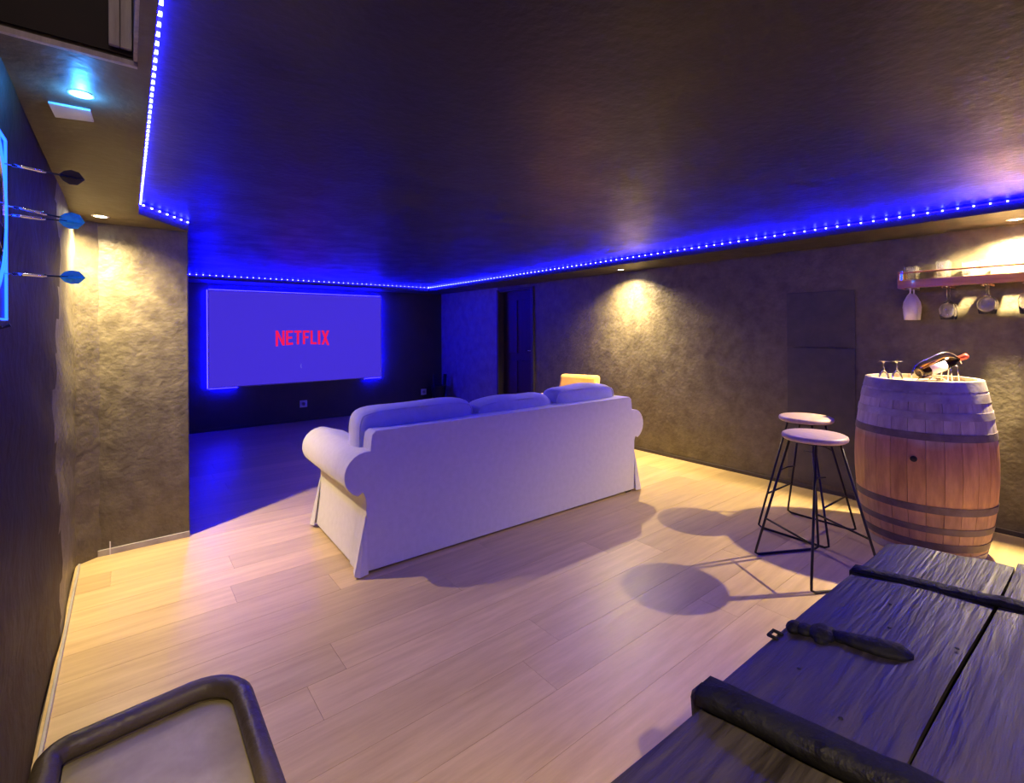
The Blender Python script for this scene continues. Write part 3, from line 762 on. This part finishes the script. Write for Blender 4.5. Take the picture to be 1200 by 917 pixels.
# nail heads in the lid
for x, y_ in ((1.30, .33), (1.42, .36), (1.02, .40), (1.56, .30), (.93, .30), (1.30, .22)):
    b = mb(); lathe(b, [(.004, 0), (.003, .0015), (0, .002)], 8, at=(x, y_ - .02 * (x - .5), lid_z(y_) + .0005)); obj('nail', b, M['iron'], CH)
# carcass: front (far side), ends and base rail, of planks
for k in range(3):
    z0 = .02 + k * .18
    b = mb(); box(b, .52, 1.83, .422, .446, z0, z0 + .176 if k < 2 else .560); obj('side_plank', b, M['old_wood2'], CH, bevel=.002)
    b = mb(); box(b, .52, 1.83, -.27, -.246, z0, z0 + .176 if k < 2 else .56); obj('side_plank', b, M['old_wood2'], CH, bevel=.002)
    for x0 in (.50, 1.825):
        b = mb(); box(b, x0, x0 + .024, -.246, .422, z0, z0 + .176 if k < 2 else .56); obj('end_plank', b, M['old_wood2'], CH, bevel=.002)
b = mb(); box(b, .52, 1.83, -.25, .42, .02, .045); obj('bottom_board', b, M['old_wood2'], CH)
for x in (.56, 1.77):
    for y_ in (-.21, .39):
        b = mb(); box(b, x - .03, x + .03, y_ - .03, y_ + .03, 0, .03); obj('foot', b, M['old_wood2'], CH)

# ------------------------------------------------------------ low leather seat in the near left corner
SE = thing('leather_stool', 'low seat with worn brown leather rim and pale hide top in the near left corner', 'stool', (0, 0, 0))
def rrect(x0, x1, y0, y1, r, n=8):
    out = []
    for cx_, cy_, a0 in ((x1 - r[0], y1 - r[0], 0), (x0 + r[1], y1 - r[1], 90), (x0 + r[2], y0 + r[2], 180), (x1 - r[3], y0 + r[3], 270)):
        rr = {0: r[0], 90: r[1], 180: r[2], 270: r[3]}[a0]
        for k in range(n + 1):
            a = radians(a0 + 90 * k / n); out.append((cx_ + rr * cos(a), cy_ + rr * sin(a)))
    return out
rp = rrect(-.118, .192, .76, 1.240, (.085, .03, .05, .06))
def warp(p):   # far side bows outward slightly toward its right half
    x, y = p
    return (x, y + (.022 * sin(max(0, min(1, (x + .118) / .27)) * pi * .5) if y > 1.0 else 0))
rp = [warp(p) for p in rp]
b = mb(); tube(b, [(x, y, .486) for x, y in rp], .021, 12, True); obj('rim', b, M['leather'], SE, smooth=True)
b = mb(); poly = rp; cxm, cym = .035, 1.01
rings = []
for s, z in ((1.0, .455), (.93, .462), (.82, .470), (.6, .476), (.3, .478)):
    rings.append([b.verts.new((cxm + (x - cxm) * s, cym + (y - cym) * s, z)) for x, y in poly])
c0 = b.verts.new((cxm, cym, .479)); n = len(poly)
for A, D in zip(rings, rings[1:]):
    for k in range(n): b.faces.new((A[k], A[(k + 1) % n], D[(k + 1) % n], D[k]))
for k in range(n): b.faces.new((rings[-1][k], rings[-1][(k + 1) % n], c0))
obj('hide_top', b, M['hide'], SE, smooth=True)
b = mb(); A = [b.verts.new((x, y, .47)) for x, y in poly]; D = [b.verts.new((.035 + (x - .035) * .97, 1.01 + (y - 1.01) * .97, .36)) for x, y in poly]
for k in range(n): b.faces.new((A[k], A[(k + 1) % n], D[(k + 1) % n], D[k]))
b.faces.new(D); obj('seat_band', b, M['leather'], SE, smooth=True)
for x, y_ in ((-.08, .82), (.14, .82), (-.08, 1.19), (.14, 1.19)):
    b = mb(); tube(b, [(x, y_, .37), (x * 1.05, y_, 0)], [.02, .013], 8); obj('leg', b, M['dark_wood'], SE, smooth=True)

# ------------------------------------------------------------ dartboard and darts on the left wall
DBY, DBZ = 1.10, 1.485
DB = thing('dartboard', 'black electronic dartboard glowing blue on the left wall at the photo edge', 'dartboard', (XL + .014, DBY, DBZ))
RX = Matrix.Rotation(pi / 2, 3, 'Y')
RY0, RY1, RZ0, RZ1 = -.20, .235, -.20, .165
b = mb(); box(b, 0, .030, RY0, RY1, RZ0, RZ1); obj('cabinet', b, M['blackplastic'], DB, bevel=.008)
cy0 = (RY0 + RY1) / 2
b = mb(); lathe(b, [(0, .036), (.150, .036), (.150, .030)], 48, at=(0, cy0, 0), rot=RX); obj('target_face', b, M['sisal'], DB)
b = mb(); tube(b, [(.037, cy0 + .160 * cos(a), .160 * sin(a)) for a in [2 * pi * k / 48 for k in range(48)]], .004, 6, True); obj('light_ring', b, M['ringlight'], DB, smooth=True)
b = mb()
for z_ in (RZ0 + .012, RZ1 - .012): box(b, .030, .034, RY0 + .02, RY1 - .015, z_ - .0015, z_ + .0015)
box(b, .030, .034, RY1 - .015, RY1 - .012, RZ0 + .012, RZ1 - .012); obj('light_bar', b, M['ringlight'], DB)
b = mb()
for rr_ in (.148, .138, .090, .080, .016):
    tube(b, [(.0375, cy0 + rr_ * cos(a), rr_ * sin(a)) for a in [2 * pi * k / 48 for k in range(48)]], .0009, 4, True)
for k in range(20):
    a = pi / 20 + 2 * pi * k / 20; tube(b, [(.0375, cy0 + .016 * cos(a), .016 * sin(a)), (.0375, cy0 + .148 * cos(a), .148 * sin(a))], .0009, 4)
obj('number_wires', b, M['chrome'], DB)
b = mb(); tube(b, [(.012, RY1 - .01, -.06), (.014, RY1 + .010, -.17), (.020, RY1 + .012, -.205), (.034, RY1 + .012, -.198)], .004, 6); obj('bracket', b, M['blackmetal'], DB, smooth=True)
def dart(loc, az, el, label, m, ln=.125):
    t = thing('dart', label, 'dart', loc, group='darts stuck in the dartboard')
    R = Matrix.Rotation(az, 3, 'Z') @ Matrix.Rotation(pi / 2 - el, 3, 'Y')
    b = mb(); lathe(b, [(0, -.01), (.0009, .0), (.0011, .022)], 6, rot=R); obj('point', b, M['chrome'], t)
    b = mb(); lathe(b, [(0, .020), (.0028, .022), (.0034, .035), (.0034, .062), (.0022, .068), (0, .068)], 10, rot=R); obj('barrel', b, M['chrome'], t, smooth=True)
    b = mb(); lathe(b, [(0, .066), (.0018, .067), (.0016, .098), (0, .10)], 8, rot=R); obj('shaft', b, M['blackplastic'], t, smooth=True)
    L0 = ln - .040
    for k in range(4):
        a = radians(20) + k * pi / 2; b = mb()
        pr = [(.0, L0), (.010, L0 + .008), (.0145, L0 + .018), (.013, L0 + .030), (0, L0 + .040)]
        vs = []
        for th in (-.0004, .0004):
            vs.append([b.verts.new(R @ Vector((r * cos(a) - th * sin(a), r * sin(a) + th * cos(a), z))) for r, z in pr])
        b.faces.new(vs[0]); b.faces.new(vs[1][::-1])
        for i in range(5): b.faces.new((vs[0][i], vs[0][(i + 1) % 5], vs[1][(i + 1) % 5], vs[1][i]))
        obj('flight', b, m, t)
xb = XL + .036
dart((xb, 1.30, 1.590), radians(8), radians(-3), 'dart with black flights, highest in the dartboard', M['blackplastic'])
dart((xb, 1.315, 1.515), radians(4), radians(-8), 'dart with turquoise flights, just under the black one', M['flight'])
dart((xb, 1.29, 1.492), radians(10), radians(1), 'dart with turquoise flights, angled into the middle dart of the cluster', M['flight'])
dart((xb, 1.30, 1.383), radians(6), radians(0), 'dart with turquoise flights, lowest in the dartboard', M['flight'])
